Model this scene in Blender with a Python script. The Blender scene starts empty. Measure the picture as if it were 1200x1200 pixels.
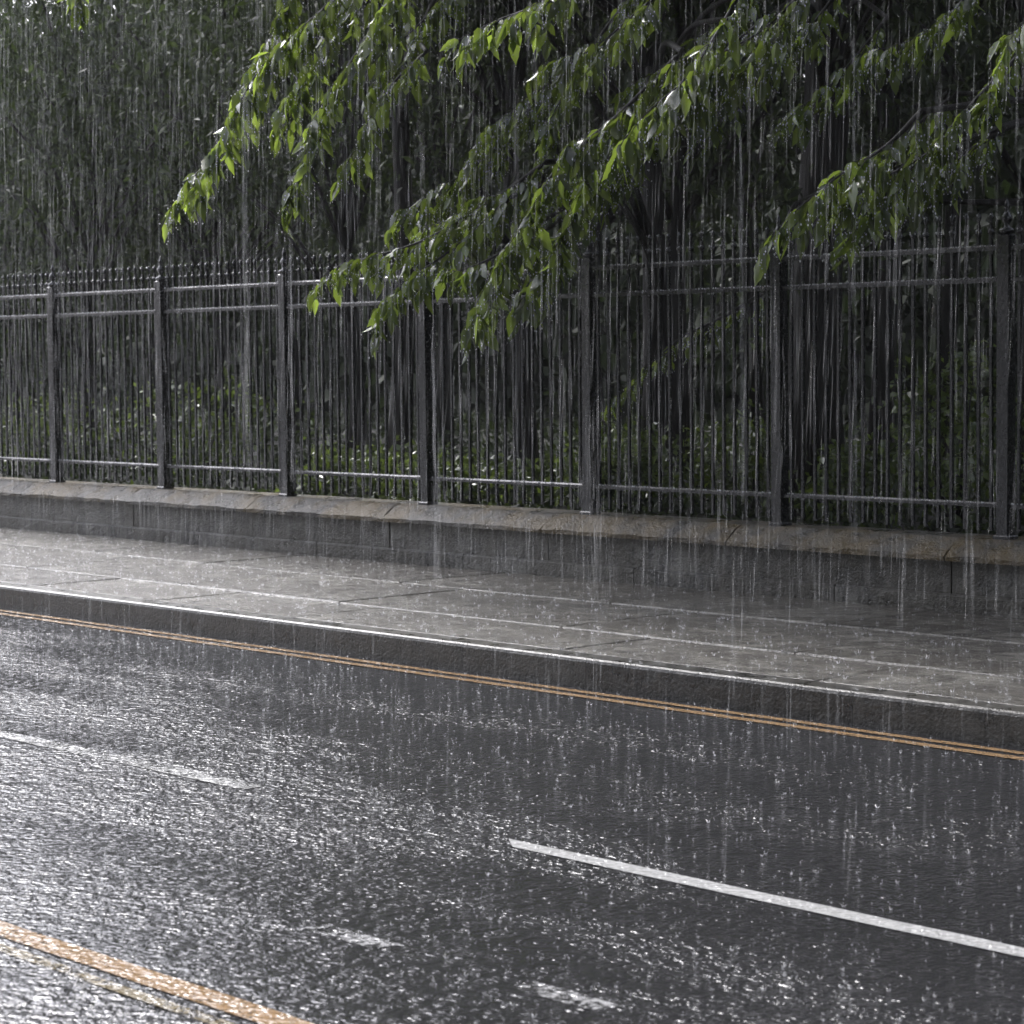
import bpy, math, random
import numpy as np
from mathutils import Vector, Matrix

random.seed(7)
rng = np.random.default_rng(7)
scene = bpy.context.scene
col = scene.collection

# ------------------------------------------------------------------ camera
F_PX, YAW, PITCH, ROLL, CAM_H = 2750.0, -0.8293, 0.0654, -0.0104, 1.739
_c, _s = math.cos(YAW), math.sin(YAW)
_fx, _r, _u = Vector((_s, _c, 0)), Vector((_c, -_s, 0)), Vector((0, 0, 1))
FW = _fx * math.cos(PITCH) - _u * math.sin(PITCH)
_up = _u * math.cos(PITCH) + _fx * math.sin(PITCH)
RT = _r * math.cos(ROLL) + _up * math.sin(ROLL)
UP = _up * math.cos(ROLL) - _r * math.sin(ROLL)
CAM = Vector((0, 0, CAM_H))
cam_data = bpy.data.cameras.new("camera")
cam_data.sensor_width = 36.0
cam_data.lens = 36.0 * F_PX / 1200.0
cam_data.clip_end = 1000
cam_data.dof.use_dof = True
cam_data.dof.focus_distance = 12.5
cam_data.dof.aperture_fstop = 6.3
cam = bpy.data.objects.new("camera", cam_data)
m = Matrix((RT, UP, -FW)).transposed().to_4x4()
m.translation = CAM
cam.matrix_world = m
col.objects.link(cam)
scene.camera = cam

def ray(px, py):
    return FW + RT * ((px - 600) / F_PX) - UP * ((py - 600) / F_PX)
def at(px, py, Y):
    d = ray(px, py)
    return CAM + d * ((Y - CAM.y) / d.y)
def at_z(px, py, Z):
    d = ray(px, py)
    return CAM + d * ((Z - CAM.z) / d.z)

# ------------------------------------------------------------------ world, sun, exposure
SUN_EL, SUN_AZ = math.radians(46), math.radians(-78)      # azimuth from +Y towards +X
world = bpy.data.worlds.new("World")
scene.world = world
world.use_nodes = True
wn = world.node_tree
bg = wn.nodes["Background"]
sky = wn.nodes.new("ShaderNodeTexSky")
sky.sky_type = 'NISHITA'
sky.sun_disc = False
sky.sun_elevation = SUN_EL
sky.sun_rotation = SUN_AZ
sky.air_density = 1.5
sky.dust_density = 6.0
hs = wn.nodes.new("ShaderNodeHueSaturation")
hs.inputs["Saturation"].default_value = 0.22
wn.links.new(sky.outputs[0], hs.inputs["Color"])
tint = wn.nodes.new("ShaderNodeMix"); tint.data_type = 'RGBA'; tint.blend_type = 'MULTIPLY'
tint.inputs[0].default_value = 1.0
tint.inputs[7].default_value = (0.93, 0.95, 1.06, 1)
wn.links.new(hs.outputs[0], tint.inputs[6])
wn.links.new(tint.outputs[2], bg.inputs[0])
bg.inputs[1].default_value = 0.15
sd = bpy.data.lights.new("sun", 'SUN')
sd.energy = 1.5
sd.angle = math.radians(20)
sd.color = (1.0, 0.97, 0.92)
so = bpy.data.objects.new("sun", sd)
sdir = Vector((math.sin(SUN_AZ) * math.cos(SUN_EL), math.cos(SUN_AZ) * math.cos(SUN_EL), math.sin(SUN_EL)))
so.rotation_euler = sdir.to_track_quat('Z', 'Y').to_euler()
so.location = (0, 0, 30)
col.objects.link(so)
vs = scene.view_settings
vs.view_transform = 'Standard'
vs.look = 'None'
vs.exposure = 1.2
vs.gamma = 1.0
cy = scene.cycles
cy.max_bounces = 8
cy.diffuse_bounces = 3
cy.glossy_bounces = 3
cy.transmission_bounces = 4
cy.volume_bounces = 1
cy.transparent_max_bounces = 24
cy.sample_clamp_indirect = 6.0
cy.use_denoising = True

# ------------------------------------------------------------------ helpers
def tag(o, label=None, cat=None, group=None, kind=None):
    if label: o["label"] = label
    if cat: o["category"] = cat
    if group: o["group"] = group
    if kind: o["kind"] = kind
    return o

def empty(name, loc=(0, 0, 0)):
    o = bpy.data.objects.new(name, None)
    o.location = loc
    o.empty_display_size = 0.2
    col.objects.link(o)
    return o

def link(name, me, mat=None, parent=None, loc=None):
    if mat and not me.materials:
        me.materials.append(mat)
    o = bpy.data.objects.new(name, me)
    col.objects.link(o)
    if loc is not None: o.location = loc
    if parent is not None:
        o.parent = parent
    return o

def mesh(name, V, Fs, smooth=False):
    me = bpy.data.meshes.new(name)
    me.from_pydata([tuple(v) for v in V], [], [tuple(f) for f in Fs])
    if smooth:
        me.polygons.foreach_set("use_smooth", [True] * len(me.polygons))
    me.update()
    return me

def mesh_np(name, V, Tri, smooth=False):
    V = np.ascontiguousarray(V, np.float32).reshape(-1, 3)
    Tri = np.ascontiguousarray(Tri, np.int32).reshape(-1, 3)
    me = bpy.data.meshes.new(name)
    me.vertices.add(len(V)); me.vertices.foreach_set("co", V.ravel())
    me.loops.add(Tri.size); me.loops.foreach_set("vertex_index", Tri.ravel())
    me.polygons.add(len(Tri))
    me.polygons.foreach_set("loop_start", np.arange(0, Tri.size, 3, dtype=np.int32))
    me.polygons.foreach_set("loop_total", np.full(len(Tri), 3, np.int32))
    if smooth:
        me.polygons.foreach_set("use_smooth", np.ones(len(Tri), bool))
    me.update(calc_edges=True)
    me.validate()
    return me

class MB:
    def __init__(s): s.V = []; s.F = []
    def add(s, V, Fs):
        n = len(s.V); s.V += [Vector(v) for v in V]; s.F += [[i + n for i in f] for f in Fs]
        return s
    def box(s, x0, x1, y0, y1, z0, z1, b=0.0):
        if b <= 0:
            V = [(x, y, z) for z in (z0, z1) for y in (y0, y1) for x in (x0, x1)]
            return s.add(V, [(0, 2, 3, 1), (4, 5, 7, 6), (0, 1, 5, 4), (2, 6, 7, 3), (0, 4, 6, 2), (1, 3, 7, 5)])
        # bevelled top edge and vertical corners kept plain
        V = [(x, y, z) for z in (z0, z1 - b) for (x, y) in ((x0, y0), (x1, y0), (x1, y1), (x0, y1))]
        V += [(x, y, z1) for (x, y) in ((x0 + b, y0 + b), (x1 - b, y0 + b), (x1 - b, y1 - b), (x0 + b, y1 - b))]
        Fs = [(3, 2, 1, 0), (8, 9, 10, 11)]
        for k in range(4):
            j = (k + 1) % 4
            Fs += [(k, j, 4 + j, 4 + k), (4 + k, 4 + j, 8 + j, 8 + k)]
        return s.add(V, Fs)
    def tube(s, pts, radii, n=6, cap=True):
        pts = [Vector(p) for p in pts]
        base = len(s.V)
        ref = Vector((0.3, 0.9, 0.2))
        for i, p in enumerate(pts):
            t = (pts[min(i + 1, len(pts) - 1)] - pts[max(i - 1, 0)])
            if t.length < 1e-9: t = Vector((0, 0, 1))
            t.normalize()
            a = t.cross(ref)
            if a.length < 1e-3: a = t.cross(Vector((1, 0, 0)))
            a.normalize(); b = t.cross(a)
            for k in range(n):
                an = 2 * math.pi * k / n
                s.V.append(p + (a * math.cos(an) + b * math.sin(an)) * radii[i])
        for i in range(len(pts) - 1):
            for k in range(n):
                j = (k + 1) % n
                s.F.append([base + i * n + k, base + i * n + j, base + (i + 1) * n + j, base + (i + 1) * n + k])
        if cap:
            s.F.append([base + k for k in range(n)][::-1])
            e = base + (len(pts) - 1) * n
            s.F.append([e + k for k in range(n)])
        return s
    def lathe(s, prof, n=8, cx=0, cy_=0):
        base = len(s.V)
        for r, z in prof:
            for k in range(n):
                an = 2 * math.pi * (k + .5) / n
                s.V.append(Vector((cx + r * math.cos(an), cy_ + r * math.sin(an), z)))
        for i in range(len(prof) - 1):
            for k in range(n):
                j = (k + 1) % n
                s.F.append([base + i * n + k, base + i * n + j, base + (i + 1) * n + j, base + (i + 1) * n + k])
        s.F.append([base + k for k in range(n)][::-1])
        e = base + (len(prof) - 1) * n
        s.F.append([e + k for k in range(n)])
        return s
    def mesh(s, name, smooth=False):
        return mesh(name, s.V, s.F, smooth)

def beads(name, C, r, mat, parent, org):
    """small white water beads standing in for wet glints at the points C (world), as one part of the thing"""
    C = np.asarray(C, float) - np.array(org)
    n = len(C)
    O = np.array([[1, 0, 0], [0, 1, 0], [-1, 0, 0], [0, -1, 0], [0, 0, 1.0], [0, 0, -1.5]])
    rr = r * rng.uniform(0.5, 1.25, n)
    V = (C[:, None, :] + O[None] * rr[:, None, None]).reshape(-1, 3)
    T = np.array([[0, 1, 4], [1, 2, 4], [2, 3, 4], [3, 0, 4], [1, 0, 5], [2, 1, 5], [3, 2, 5], [0, 3, 5]])[None] + (np.arange(n) * 6)[:, None, None]
    return tag(link(name, mesh_np(name, V, T, True), mat, parent), kind="stuff")

def catmull(P, k=8):
    P = [Vector(p) for p in P]
    Q = [P[0] * 2 - P[1]] + P + [P[-1] * 2 - P[-2]]
    out = []
    for i in range(1, len(Q) - 2):
        for j in range(k):
            t = j / k
            a, b, c, d = Q[i - 1], Q[i], Q[i + 1], Q[i + 2]
            out.append(0.5 * ((2 * b) + (c - a) * t + (2 * a - 5 * b + 4 * c - d) * t * t + (-a + 3 * b - 3 * c + d) * t ** 3))
    out.append(P[-1])
    return out

# ------------------------------------------------------------------ materials
def new_mat(name):
    mt = bpy.data.materials.new(name)
    mt.use_nodes = True
    nt = mt.node_tree
    return mt, nt, nt.nodes["Principled BSDF"], nt.nodes["Material Output"]
def N(nt, t, **kw):
    n = nt.nodes.new(t)
    for k, v in kw.items():
        if k in n.inputs.keys(): n.inputs[k].default_value = v
        else: setattr(n, k, v)
    return n
def mth(nt, op, a, b=None, clamp=False):
    n = nt.nodes.new("ShaderNodeMath"); n.operation = op; n.use_clamp = clamp
    for i, v in enumerate((a, b)):
        if v is None: continue
        if isinstance(v, (int, float)): n.inputs[i].default_value = v
        else: nt.links.new(v, n.inputs[i])
    return n.outputs[0]
def ramp(nt, fac, stops):
    r = nt.nodes.new("ShaderNodeValToRGB")
    els = r.color_ramp.elements
    while len(els) < len(stops): els.new(0.5)
    for e, (p, c) in zip(els, stops):
        e.position = p
        e.color = (c, c, c, 1) if isinstance(c, (int, float)) else (*c, 1)
    nt.links.new(fac, r.inputs[0])
    return r.outputs[0]
def pos(nt):
    return nt.nodes.new("ShaderNodeNewGeometry").outputs["Position"]
def noise(nt, vec, scale, detail=3, rough=0.55, dist=0.0):
    n = N(nt, "ShaderNodeTexNoise", Scale=scale, Detail=detail, Roughness=rough, Distortion=dist)
    nt.links.new(vec, n.inputs["Vector"])
    return n.outputs["Fac"]
def scaled(nt, vec, sx, sy, sz):
    mp = N(nt, "ShaderNodeMapping")
    mp.inputs["Scale"].default_value = (sx, sy, sz)
    nt.links.new(vec, mp.inputs["Vector"])
    return mp.outputs[0]

def rain_ripples(nt, vec, rings=1.0, chop=1.0):
    """height of a rain-beaten film of water: drop rings plus wind chop, metres"""
    h = None
    for sc, amp in ((5.0, 0.0028), (9.0, 0.0026), (16.0, 0.0018)):
        v = N(nt, "ShaderNodeTexVoronoi", Scale=sc, Randomness=1.0)
        v.voronoi_dimensions = '2D'
        nt.links.new(vec, v.inputs["Vector"])
        d = v.outputs["Distance"]
        wave = mth(nt, 'SINE', mth(nt, 'MULTIPLY', d, 26.0))
        fall = mth(nt, 'POWER', mth(nt, 'SUBTRACT', 1.0, d, True), 2.5)
        t = mth(nt, 'MULTIPLY', mth(nt, 'MULTIPLY', wave, fall), amp * rings)
        h = t if h is None else mth(nt, 'ADD', h, t)
    for sc, amp in ((7.0, 0.015), (17.0, 0.0115), (42.0, 0.006)):
        n = noise(nt, vec, sc, 2, 0.6, 0.6)
        h = mth(nt, 'ADD', h, mth(nt, 'MULTIPLY', mth(nt, 'SUBTRACT', n, 0.5), amp * chop))
    return h
def bump(nt, height, bsdf, dist=1.0, strength=1.0):
    b = N(nt, "ShaderNodeBump", Strength=strength, Distance=dist)
    nt.links.new(height, b.inputs["Height"])
    nt.links.new(b.outputs[0], bsdf.inputs["Normal"])
    return b

# asphalt under a beaten film of water
M_ROAD, nt, P, _ = new_mat("wet_asphalt")
pz = pos(nt)
g = noise(nt, pz, 160, 2)
big = noise(nt, pz, 0.5, 4)
cc = ramp(nt, g, [(0.3, (0.012, 0.012, 0.0125)), (0.7, (0.034, 0.034, 0.036))])
nt.links.new(cc, P.inputs["Base Color"])
nt.links.new(ramp(nt, big, [(0.35, 0.05), (0.65, 0.13)]), P.inputs["Roughness"])
hh = rain_ripples(nt, pz, 0.0, 1.0)
amp = ramp(nt, noise(nt, scaled(nt, pz, 0.35, 1.3, 1), 0.9, 3), [(0.43, 0.08), (0.58, 1.0)])
hh = mth(nt, 'ADD', mth(nt, 'MULTIPLY', hh, amp), rain_ripples(nt, pz, 0.5, 0.16))
hh = mth(nt, 'ADD', hh, mth(nt, 'MULTIPLY', g, 0.0006))
bump(nt, hh, P)
P.inputs["IOR"].default_value = 1.5

def paint_mat(name, colr, wear=0.45):
    mt, nt, P, out = new_mat(name)
    pz = pos(nt)
    a = noise(nt, pz, 35, 5, 0.7)
    b = noise(nt, pz, 3.0, 3)
    c = ramp(nt, a, [(0.25, tuple(x * 0.55 for x in colr)), (0.6, colr)])
    nt.links.new(c, P.inputs["Base Color"])
    P.inputs["Roughness"].default_value = 0.18
    hh = rain_ripples(nt, pz, 0.8, 0.6)
    bump(nt, hh, P)
    tr = N(nt, "ShaderNodeBsdfTransparent")
    mx = N(nt, "ShaderNodeMixShader")
    w = ramp(nt, mth(nt, 'ADD', mth(nt, 'MULTIPLY', a, 0.55), mth(nt, 'MULTIPLY', b, 0.45)), [(wear - 0.06, 0.0), (wear + 0.03, 1.0)])
    nt.links.new(w, mx.inputs[0]); nt.links.new(tr.outputs[0], mx.inputs[1]); nt.links.new(P.outputs[0], mx.inputs[2])
    nt.links.new(mx.outputs[0], out.inputs[0])
    return mt
M_WHITE = paint_mat("white_road_paint", (0.48, 0.48, 0.47), 0.36)
M_WORN = paint_mat("worn_white_road_paint", (0.42, 0.42, 0.41), 0.51)
M_WORN2 = paint_mat("rubbed_white_road_paint", (0.34, 0.34, 0.34), 0.545)
M_YELLOW = paint_mat("yellow_road_paint", (0.30, 0.19, 0.095), 0.41)
M_FADED = paint_mat("faded_yellow_road_paint", (0.22, 0.18, 0.11), 0.47)

def stone_mat(name, c0, c1, rough=(0.12, 0.4), moss=0.0, ripple=0.0, streak=0.0, relief=0.004, moss_col=(0.17, 0.115, 0.035, 1)):
    mt, nt, P, _ = new_mat(name)
    pz = pos(nt)
    oi = nt.nodes.new("ShaderNodeObjectInfo")
    a = noise(nt, pz, 7, 6, 0.65)
    b = noise(nt, pz, 60, 4, 0.6)
    mixf = mth(nt, 'ADD', mth(nt, 'MULTIPLY', a, 0.7), mth(nt, 'MULTIPLY', b, 0.3))
    mixf = mth(nt, 'ADD', mixf, mth(nt, 'MULTIPLY', mth(nt, 'SUBTRACT', oi.outputs["Random"], 0.5), 0.16))
    if streak:
        st = noise(nt, scaled(nt, pz, 30, 30, 1.4), 1.0, 4, 0.65)
        mixf = mth(nt, 'ADD', mixf, mth(nt, 'MULTIPLY', mth(nt, 'SUBTRACT', st, 0.5), streak))
    c = ramp(nt, mixf, [(0.39, c0), (0.61, c1)])
    if moss:
        mo = N(nt, "ShaderNodeMix", data_type='RGBA')
        mf = ramp(nt, noise(nt, pz, 1.7, 5, 0.65), [(0.44, 0.0), (0.57, moss)])
        nt.links.new(mf, mo.inputs[0]); nt.links.new(c, mo.inputs[6])
        mo.inputs[7].default_value = moss_col
        c = mo.outputs[2]
    nt.links.new(c, P.inputs["Base Color"])
    nt.links.new(ramp(nt, a, [(0.35, rough[0]), (0.65, rough[1])]), P.inputs["Roughness"])
    h = mth(nt, 'ADD', mth(nt, 'MULTIPLY', b, relief), mth(nt, 'MULTIPLY', a, relief * 2))
    if ripple:
        h = mth(nt, 'ADD', h, rain_ripples(nt, pz, ripple, ripple))
    bump(nt, h, P)
    return mt
M_SLAB = stone_mat("wet_paving_stone", (0.05, 0.046, 0.04), (0.205, 0.195, 0.17), (0.1, 0.25), 0.6, 0.7, 0, 0.010, (0.075, 0.068, 0.058, 1))
M_KERB = stone_mat("wet_kerb_granite", (0.016, 0.0155, 0.014), (0.07, 0.067, 0.06), (0.2, 0.45), 0.4, 0.0, 0.45, 0.005, (0.035, 0.03, 0.02, 1))
M_WALL = stone_mat("wet_wall_stone", (0.014, 0.0135, 0.012), (0.15, 0.145, 0.13), (0.25, 0.5), 0.6, 0.0, 0.6, 0.010, (0.035, 0.03, 0.018, 1))
M_COPE = stone_mat("mossy_coping_stone", (0.03, 0.028, 0.024), (0.115, 0.108, 0.095), (0.2, 0.45), 0.5, 0.35, 0, 0.014)
M_BED = stone_mat("wet_joint_bed", (0.05, 0.05, 0.05), (0.10, 0.10, 0.10), (0.05, 0.1), 0.0, 0.5, 0, 0.002)

M_IRON, nt, P, _ = new_mat("wet_black_paint")
pz = pos(nt)
P.inputs["Base Color"].default_value = (0.009, 0.009, 0.011, 1)
P.inputs["Coat Weight"].default_value = 0.5
P.inputs["Coat Roughness"].default_value = 0.12
nz = noise(nt, pz, 45, 4, 0.6)
nt.links.new(ramp(nt, nz, [(0.3, 0.12), (0.7, 0.35)]), P.inputs["Roughness"])
drip = noise(nt, scaled(nt, pz, 90, 90, 25), 1.0, 2)
bump(nt, mth(nt, 'MULTIPLY', drip, 0.004), P)

M_BARK, nt, P, _ = new_mat("wet_bark")
pz = pos(nt)
nz = noise(nt, scaled(nt, pz, 22, 22, 4), 1.0, 5, 0.65)
nt.links.new(ramp(nt, nz, [(0.3, (0.004, 0.0036, 0.003)), (0.7, (0.016, 0.014, 0.011))]), P.inputs["Base Color"])
P.inputs["Roughness"].default_value = 0.5
P.inputs["Specular IOR Level"].default_value = 0.3
bump(nt, mth(nt, 'MULTIPLY', nz, 0.03), P)

def leaf_mat(name, cols, trans, rough=0.25, tfac=0.4, coat=1.0):
    mt, nt, P, out = new_mat(name)
    geo = nt.nodes.new("ShaderNodeNewGeometry")
    oi = nt.nodes.new("ShaderNodeObjectInfo")
    rnd = mth(nt, 'FRACT', mth(nt, 'ADD', geo.outputs["Random Per Island"], oi.outputs["Random"]))
    c = ramp(nt, rnd, [(i / (len(cols) - 1), x) for i, x in enumerate(cols)])
    nt.links.new(c, P.inputs["Base Color"])
    P.inputs["Roughness"].default_value = rough
    P.inputs["Coat Weight"].default_value = coat
    P.inputs["Coat Roughness"].default_value = 0.08
    P.inputs["Coat IOR"].default_value = 1.5
    t = N(nt, "ShaderNodeBsdfTranslucent")
    tc = ramp(nt, rnd, [(0.0, tuple(x * 0.2 for x in trans)), (0.55, tuple(x * 0.4 for x in trans)), (1.0, trans)])
    nt.links.new(tc, t.inputs[0])
    mx = N(nt, "ShaderNodeMixShader"); mx.inputs[0].default_value = tfac
    nt.links.new(P.outputs[0], mx.inputs[1]); nt.links.new(t.outputs[0], mx.inputs[2])
    nt.links.new(mx.outputs[0], out.inputs[0])
    vec = nt.nodes.new("ShaderNodeTexCoord").outputs["Object"]
    bump(nt, mth(nt, 'MULTIPLY', noise(nt, vec, 60, 3), 0.006), P)
    return mt
M_LEAF = leaf_mat("wet_leaf", [(0.018, 0.036, 0.012), (0.04, 0.07, 0.018), (0.10, 0.145, 0.026)], (0.50, 0.68, 0.09), 0.12, 0.42)
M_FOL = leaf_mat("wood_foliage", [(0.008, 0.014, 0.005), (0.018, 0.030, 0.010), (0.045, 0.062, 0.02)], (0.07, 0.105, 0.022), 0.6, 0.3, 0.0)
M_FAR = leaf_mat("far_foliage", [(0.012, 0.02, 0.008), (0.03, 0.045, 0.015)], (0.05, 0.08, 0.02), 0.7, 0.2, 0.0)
M_SHRUB = leaf_mat("shrub_foliage", [(0.035, 0.06, 0.015), (0.06, 0.10, 0.02), (0.10, 0.14, 0.03)], (0.26, 0.36, 0.06), 0.35, 0.35, 0.6)

M_SOIL, nt, P, _ = new_mat("park_soil")
pz = pos(nt)
nz = noise(nt, pz, 3, 6, 0.7)
nt.links.new(ramp(nt, nz, [(0.35, (0.010, 0.009, 0.007)), (0.65, (0.022, 0.028, 0.011))]), P.inputs["Base Color"])
P.inputs["Roughness"].default_value = 0.7
bump(nt, mth(nt, 'MULTIPLY', nz, 0.06), P)

def water_mat(name, alpha):
    mt, nt, P, out = new_mat(name)
    nt.nodes.remove(P)
    tr = N(nt, "ShaderNodeBsdfTransparent")
    df = N(nt, "ShaderNodeBsdfDiffuse"); df.inputs[0].default_value = (0.9, 0.91, 0.93, 1)
    tl = N(nt, "ShaderNodeBsdfTranslucent"); tl.inputs[0].default_value = (0.9, 0.91, 0.93, 1)
    gl = N(nt, "ShaderNodeBsdfGlossy"); gl.inputs["Roughness"].default_value = 0.25
    a = N(nt, "ShaderNodeMixShader"); a.inputs[0].default_value = 0.6
    nt.links.new(df.outputs[0], a.inputs[1]); nt.links.new(tl.outputs[0], a.inputs[2])
    b = N(nt, "ShaderNodeMixShader"); b.inputs[0].default_value = 0.3
    nt.links.new(a.outputs[0], b.inputs[1]); nt.links.new(gl.outputs[0], b.inputs[2])
    c = N(nt, "ShaderNodeMixShader"); c.inputs[0].default_value = alpha
    nt.links.new(tr.outputs[0], c.inputs[1]); nt.links.new(b.outputs[0], c.inputs[2])
    nt.links.new(c.outputs[0], out.inputs[0])
    return mt
M_RAIN = water_mat("falling_rain", 0.15)
M_BEAD = water_mat("water_glint_beads", 0.85)  # nearly opaque white, so the drops read as painted sparkle even in shade
M_SPLASH = water_mat("splash_water", 0.45)
M_STREAM = water_mat("pouring_water", 0.055)

# ------------------------------------------------------------------ layout numbers (metres)
PANEL = 1.8
X0 = -19.26                       # a fence post
I0, I1 = -3, 8                    # panels built
YF = 11.81                        # fence line
Z_PAVE, Z_KERB = 0.159, 0.159
Y_WALL, Y_COPE = 11.655, 11.60
Y_ROW2, Y_ROW3, Y_KERB = 10.585, 9.467, 8.57
XA, XB = -34.0, 3.0               # extent of built stonework
XL, XR = -100.0, 90.0

# ------------------------------------------------------------------ ground, road, kerb, pavement
road = link("road", mesh("road", [(XL, -5, 0), (XR, -5, 0), (XR, Y_KERB + 0.05, 0), (XL, Y_KERB + 0.05, 0)], [(0, 1, 2, 3)]), M_ROAD)
tag(road, "dark asphalt road beaten by heavy rain", kind="structure")
gr = MB()
gr.add([(XL, -80, -0.05), (XR, -80, -0.05), (XR, -5.0, -0.05), (XL, -5.0, -0.05)], [(0, 1, 2, 3)])
tag(link("ground", gr.mesh("ground"), M_SOIL), "open ground on the near side of the road", kind="structure")

def road_strip(name, x0, x1, y0, y1, mat, slant=0.0, z=0.004):
    n = max(2, int((x1 - x0) / 0.25))
    V, Fs = [], []
    for i in range(n + 1):
        x = x0 + (x1 - x0) * i / n
        j0, j1 = random.uniform(-.004, .004), random.uniform(-.004, .004)
        V += [(x + (slant if i == 0 else 0), y0 + j0, z), (x, y1 + j1, z)]
    for i in range(n):
        Fs.append((2 * i, 2 * i + 2, 2 * i + 3, 2 * i + 1))
    return link(name, mesh(name, V, Fs), mat, road)
def yz(px, py): return at_z(px, py, 0)
p_w0, p_w1 = yz(600, 983), yz(310, 922)
YW_ = p_w0.y
road_strip("white_dash", p_w0.x, p_w0.x + 4.0, YW_ - 0.105, YW_ - 0.015, M_WHITE, 0.12)
road_strip("white_dash", p_w1.x - 4.0, p_w1.x, YW_ - 0.12, YW_ - 0.01, M_WORN)
a, b = yz(0, 1080), yz(0, 1098)
road_strip("yellow_line", XL, XR, b.y, a.y, M_YELLOW)
a2, b2 = yz(150, 1158), yz(150, 1168)
road_strip("yellow_line", XL, XR, b2.y, a2.y, M_FADED)
for y0, y1 in ((8.31, 8.37), (8.43, 8.485)):
    road_strip("yellow_line", XL, XR, y0, y1, M_YELLOW)
wa, wb = yz(370, 1086), yz(710, 1184)
for (ax, ay), (bx, by) in (((368, 1086), (512, 1117)), ((628, 1152), (712, 1184))):
    fa, fb = yz(ax, ay), yz(bx, by)
    ym = (wa.y + wb.y) / 2
    road_strip("worn_dash", fa.x, fb.x, ym - 0.045, ym + 0.045, M_WORN2)

kerb = empty("kerb", (0, Y_KERB, 0))
tag(kerb, "low grey stone kerb along the pavement edge", kind="structure")
def place(name, mb, mat, parent, org, smooth=False, jig=0.0):
    """link a mesh built in world space as a child whose origin is org"""
    org = Vector(org)
    me = mesh(name, [v - org for v in mb.V], mb.F, smooth)
    o = link(name, me, mat, parent)
    o.location = org - parent.location
    if jig:
        o.rotation_euler = (random.uniform(-jig, jig), random.uniform(-jig, jig) * 0.4, 0)
    return o
x = XA
while x < XB:
    L = 1.8
    mb = MB()
    # profile with a rounded front arris
    pr = [(0.0, -0.1), (0.0, Z_KERB - 0.022), (0.006, Z_KERB - 0.008), (0.02, Z_KERB - 0.001), (0.145, Z_KERB + 0.002), (0.15, -0.1)]
    V = []
    for xx in (x + 0.001, x + L - 0.001):
        V += [(xx, Y_KERB + a_, b_) for a_, b_ in pr]
    k = len(pr)
    Fs = [(i, i + k, (i + 1) % k + k, (i + 1) % k) for i in range(k)] + [tuple(range(k)), tuple(range(2 * k - 1, k - 1, -1))]
    mb.add(V, Fs)
    place("kerb_stone", mb, M_KERB, kerb, (x + L / 2, Y_KERB, 0), jig=0.0004)
    x += L
for xs, xe in ((XL, XA - 0.01), (XB + 1.8, XR)):
    place("kerb_stone", MB().box(xs, xe, Y_KERB, Y_KERB + 0.15, -0.1, Z_KERB, 0.01), M_KERB, kerb, ((xs + xe) / 2, Y_KERB, 0))

pave = empty("pavement", (0, 10, 0))
tag(pave, "wide wet stone pavement between kerb and low wall", kind="structure")
place("joint_bed", MB().box(XL, XR, Y_KERB + 0.155, Y_WALL + 0.05, -0.2, Z_PAVE - 0.012), M_BED, pave, (0, 10, 0))
rows = [(Y_KERB + 0.158, Y_ROW3), (Y_ROW3, Y_ROW2), (Y_ROW2, Y_WALL - 0.03)]
for r, (y0, y1) in enumerate(rows):
    x = XA - random.uniform(0, 1)
    while x < XB:
        L = random.choice((1.5, 1.8, 2.1, 2.4))
        mb = MB().box(x + 0.002, x + L - 0.002, y0 + 0.006, y1 - 0.006, Z_PAVE - 0.06, Z_PAVE + random.uniform(-.002, .002) + 0.003 * r, 0.012)
        place("paving_slab", mb, M_SLAB, pave, (x + L / 2, (y0 + y1) / 2, Z_PAVE), jig=0.0025)
        x += L
for xs, xe in ((XL, XA - 1.1), (XB + 2.5, XR)):
    place("paving_slab", MB().box(xs, xe, Y_KERB + 0.16, Y_WALL - 0.03, Z_PAVE - 0.06, Z_PAVE, 0.005), M_SLAB, pave, ((xs + xe) / 2, 10, Z_PAVE))

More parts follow.
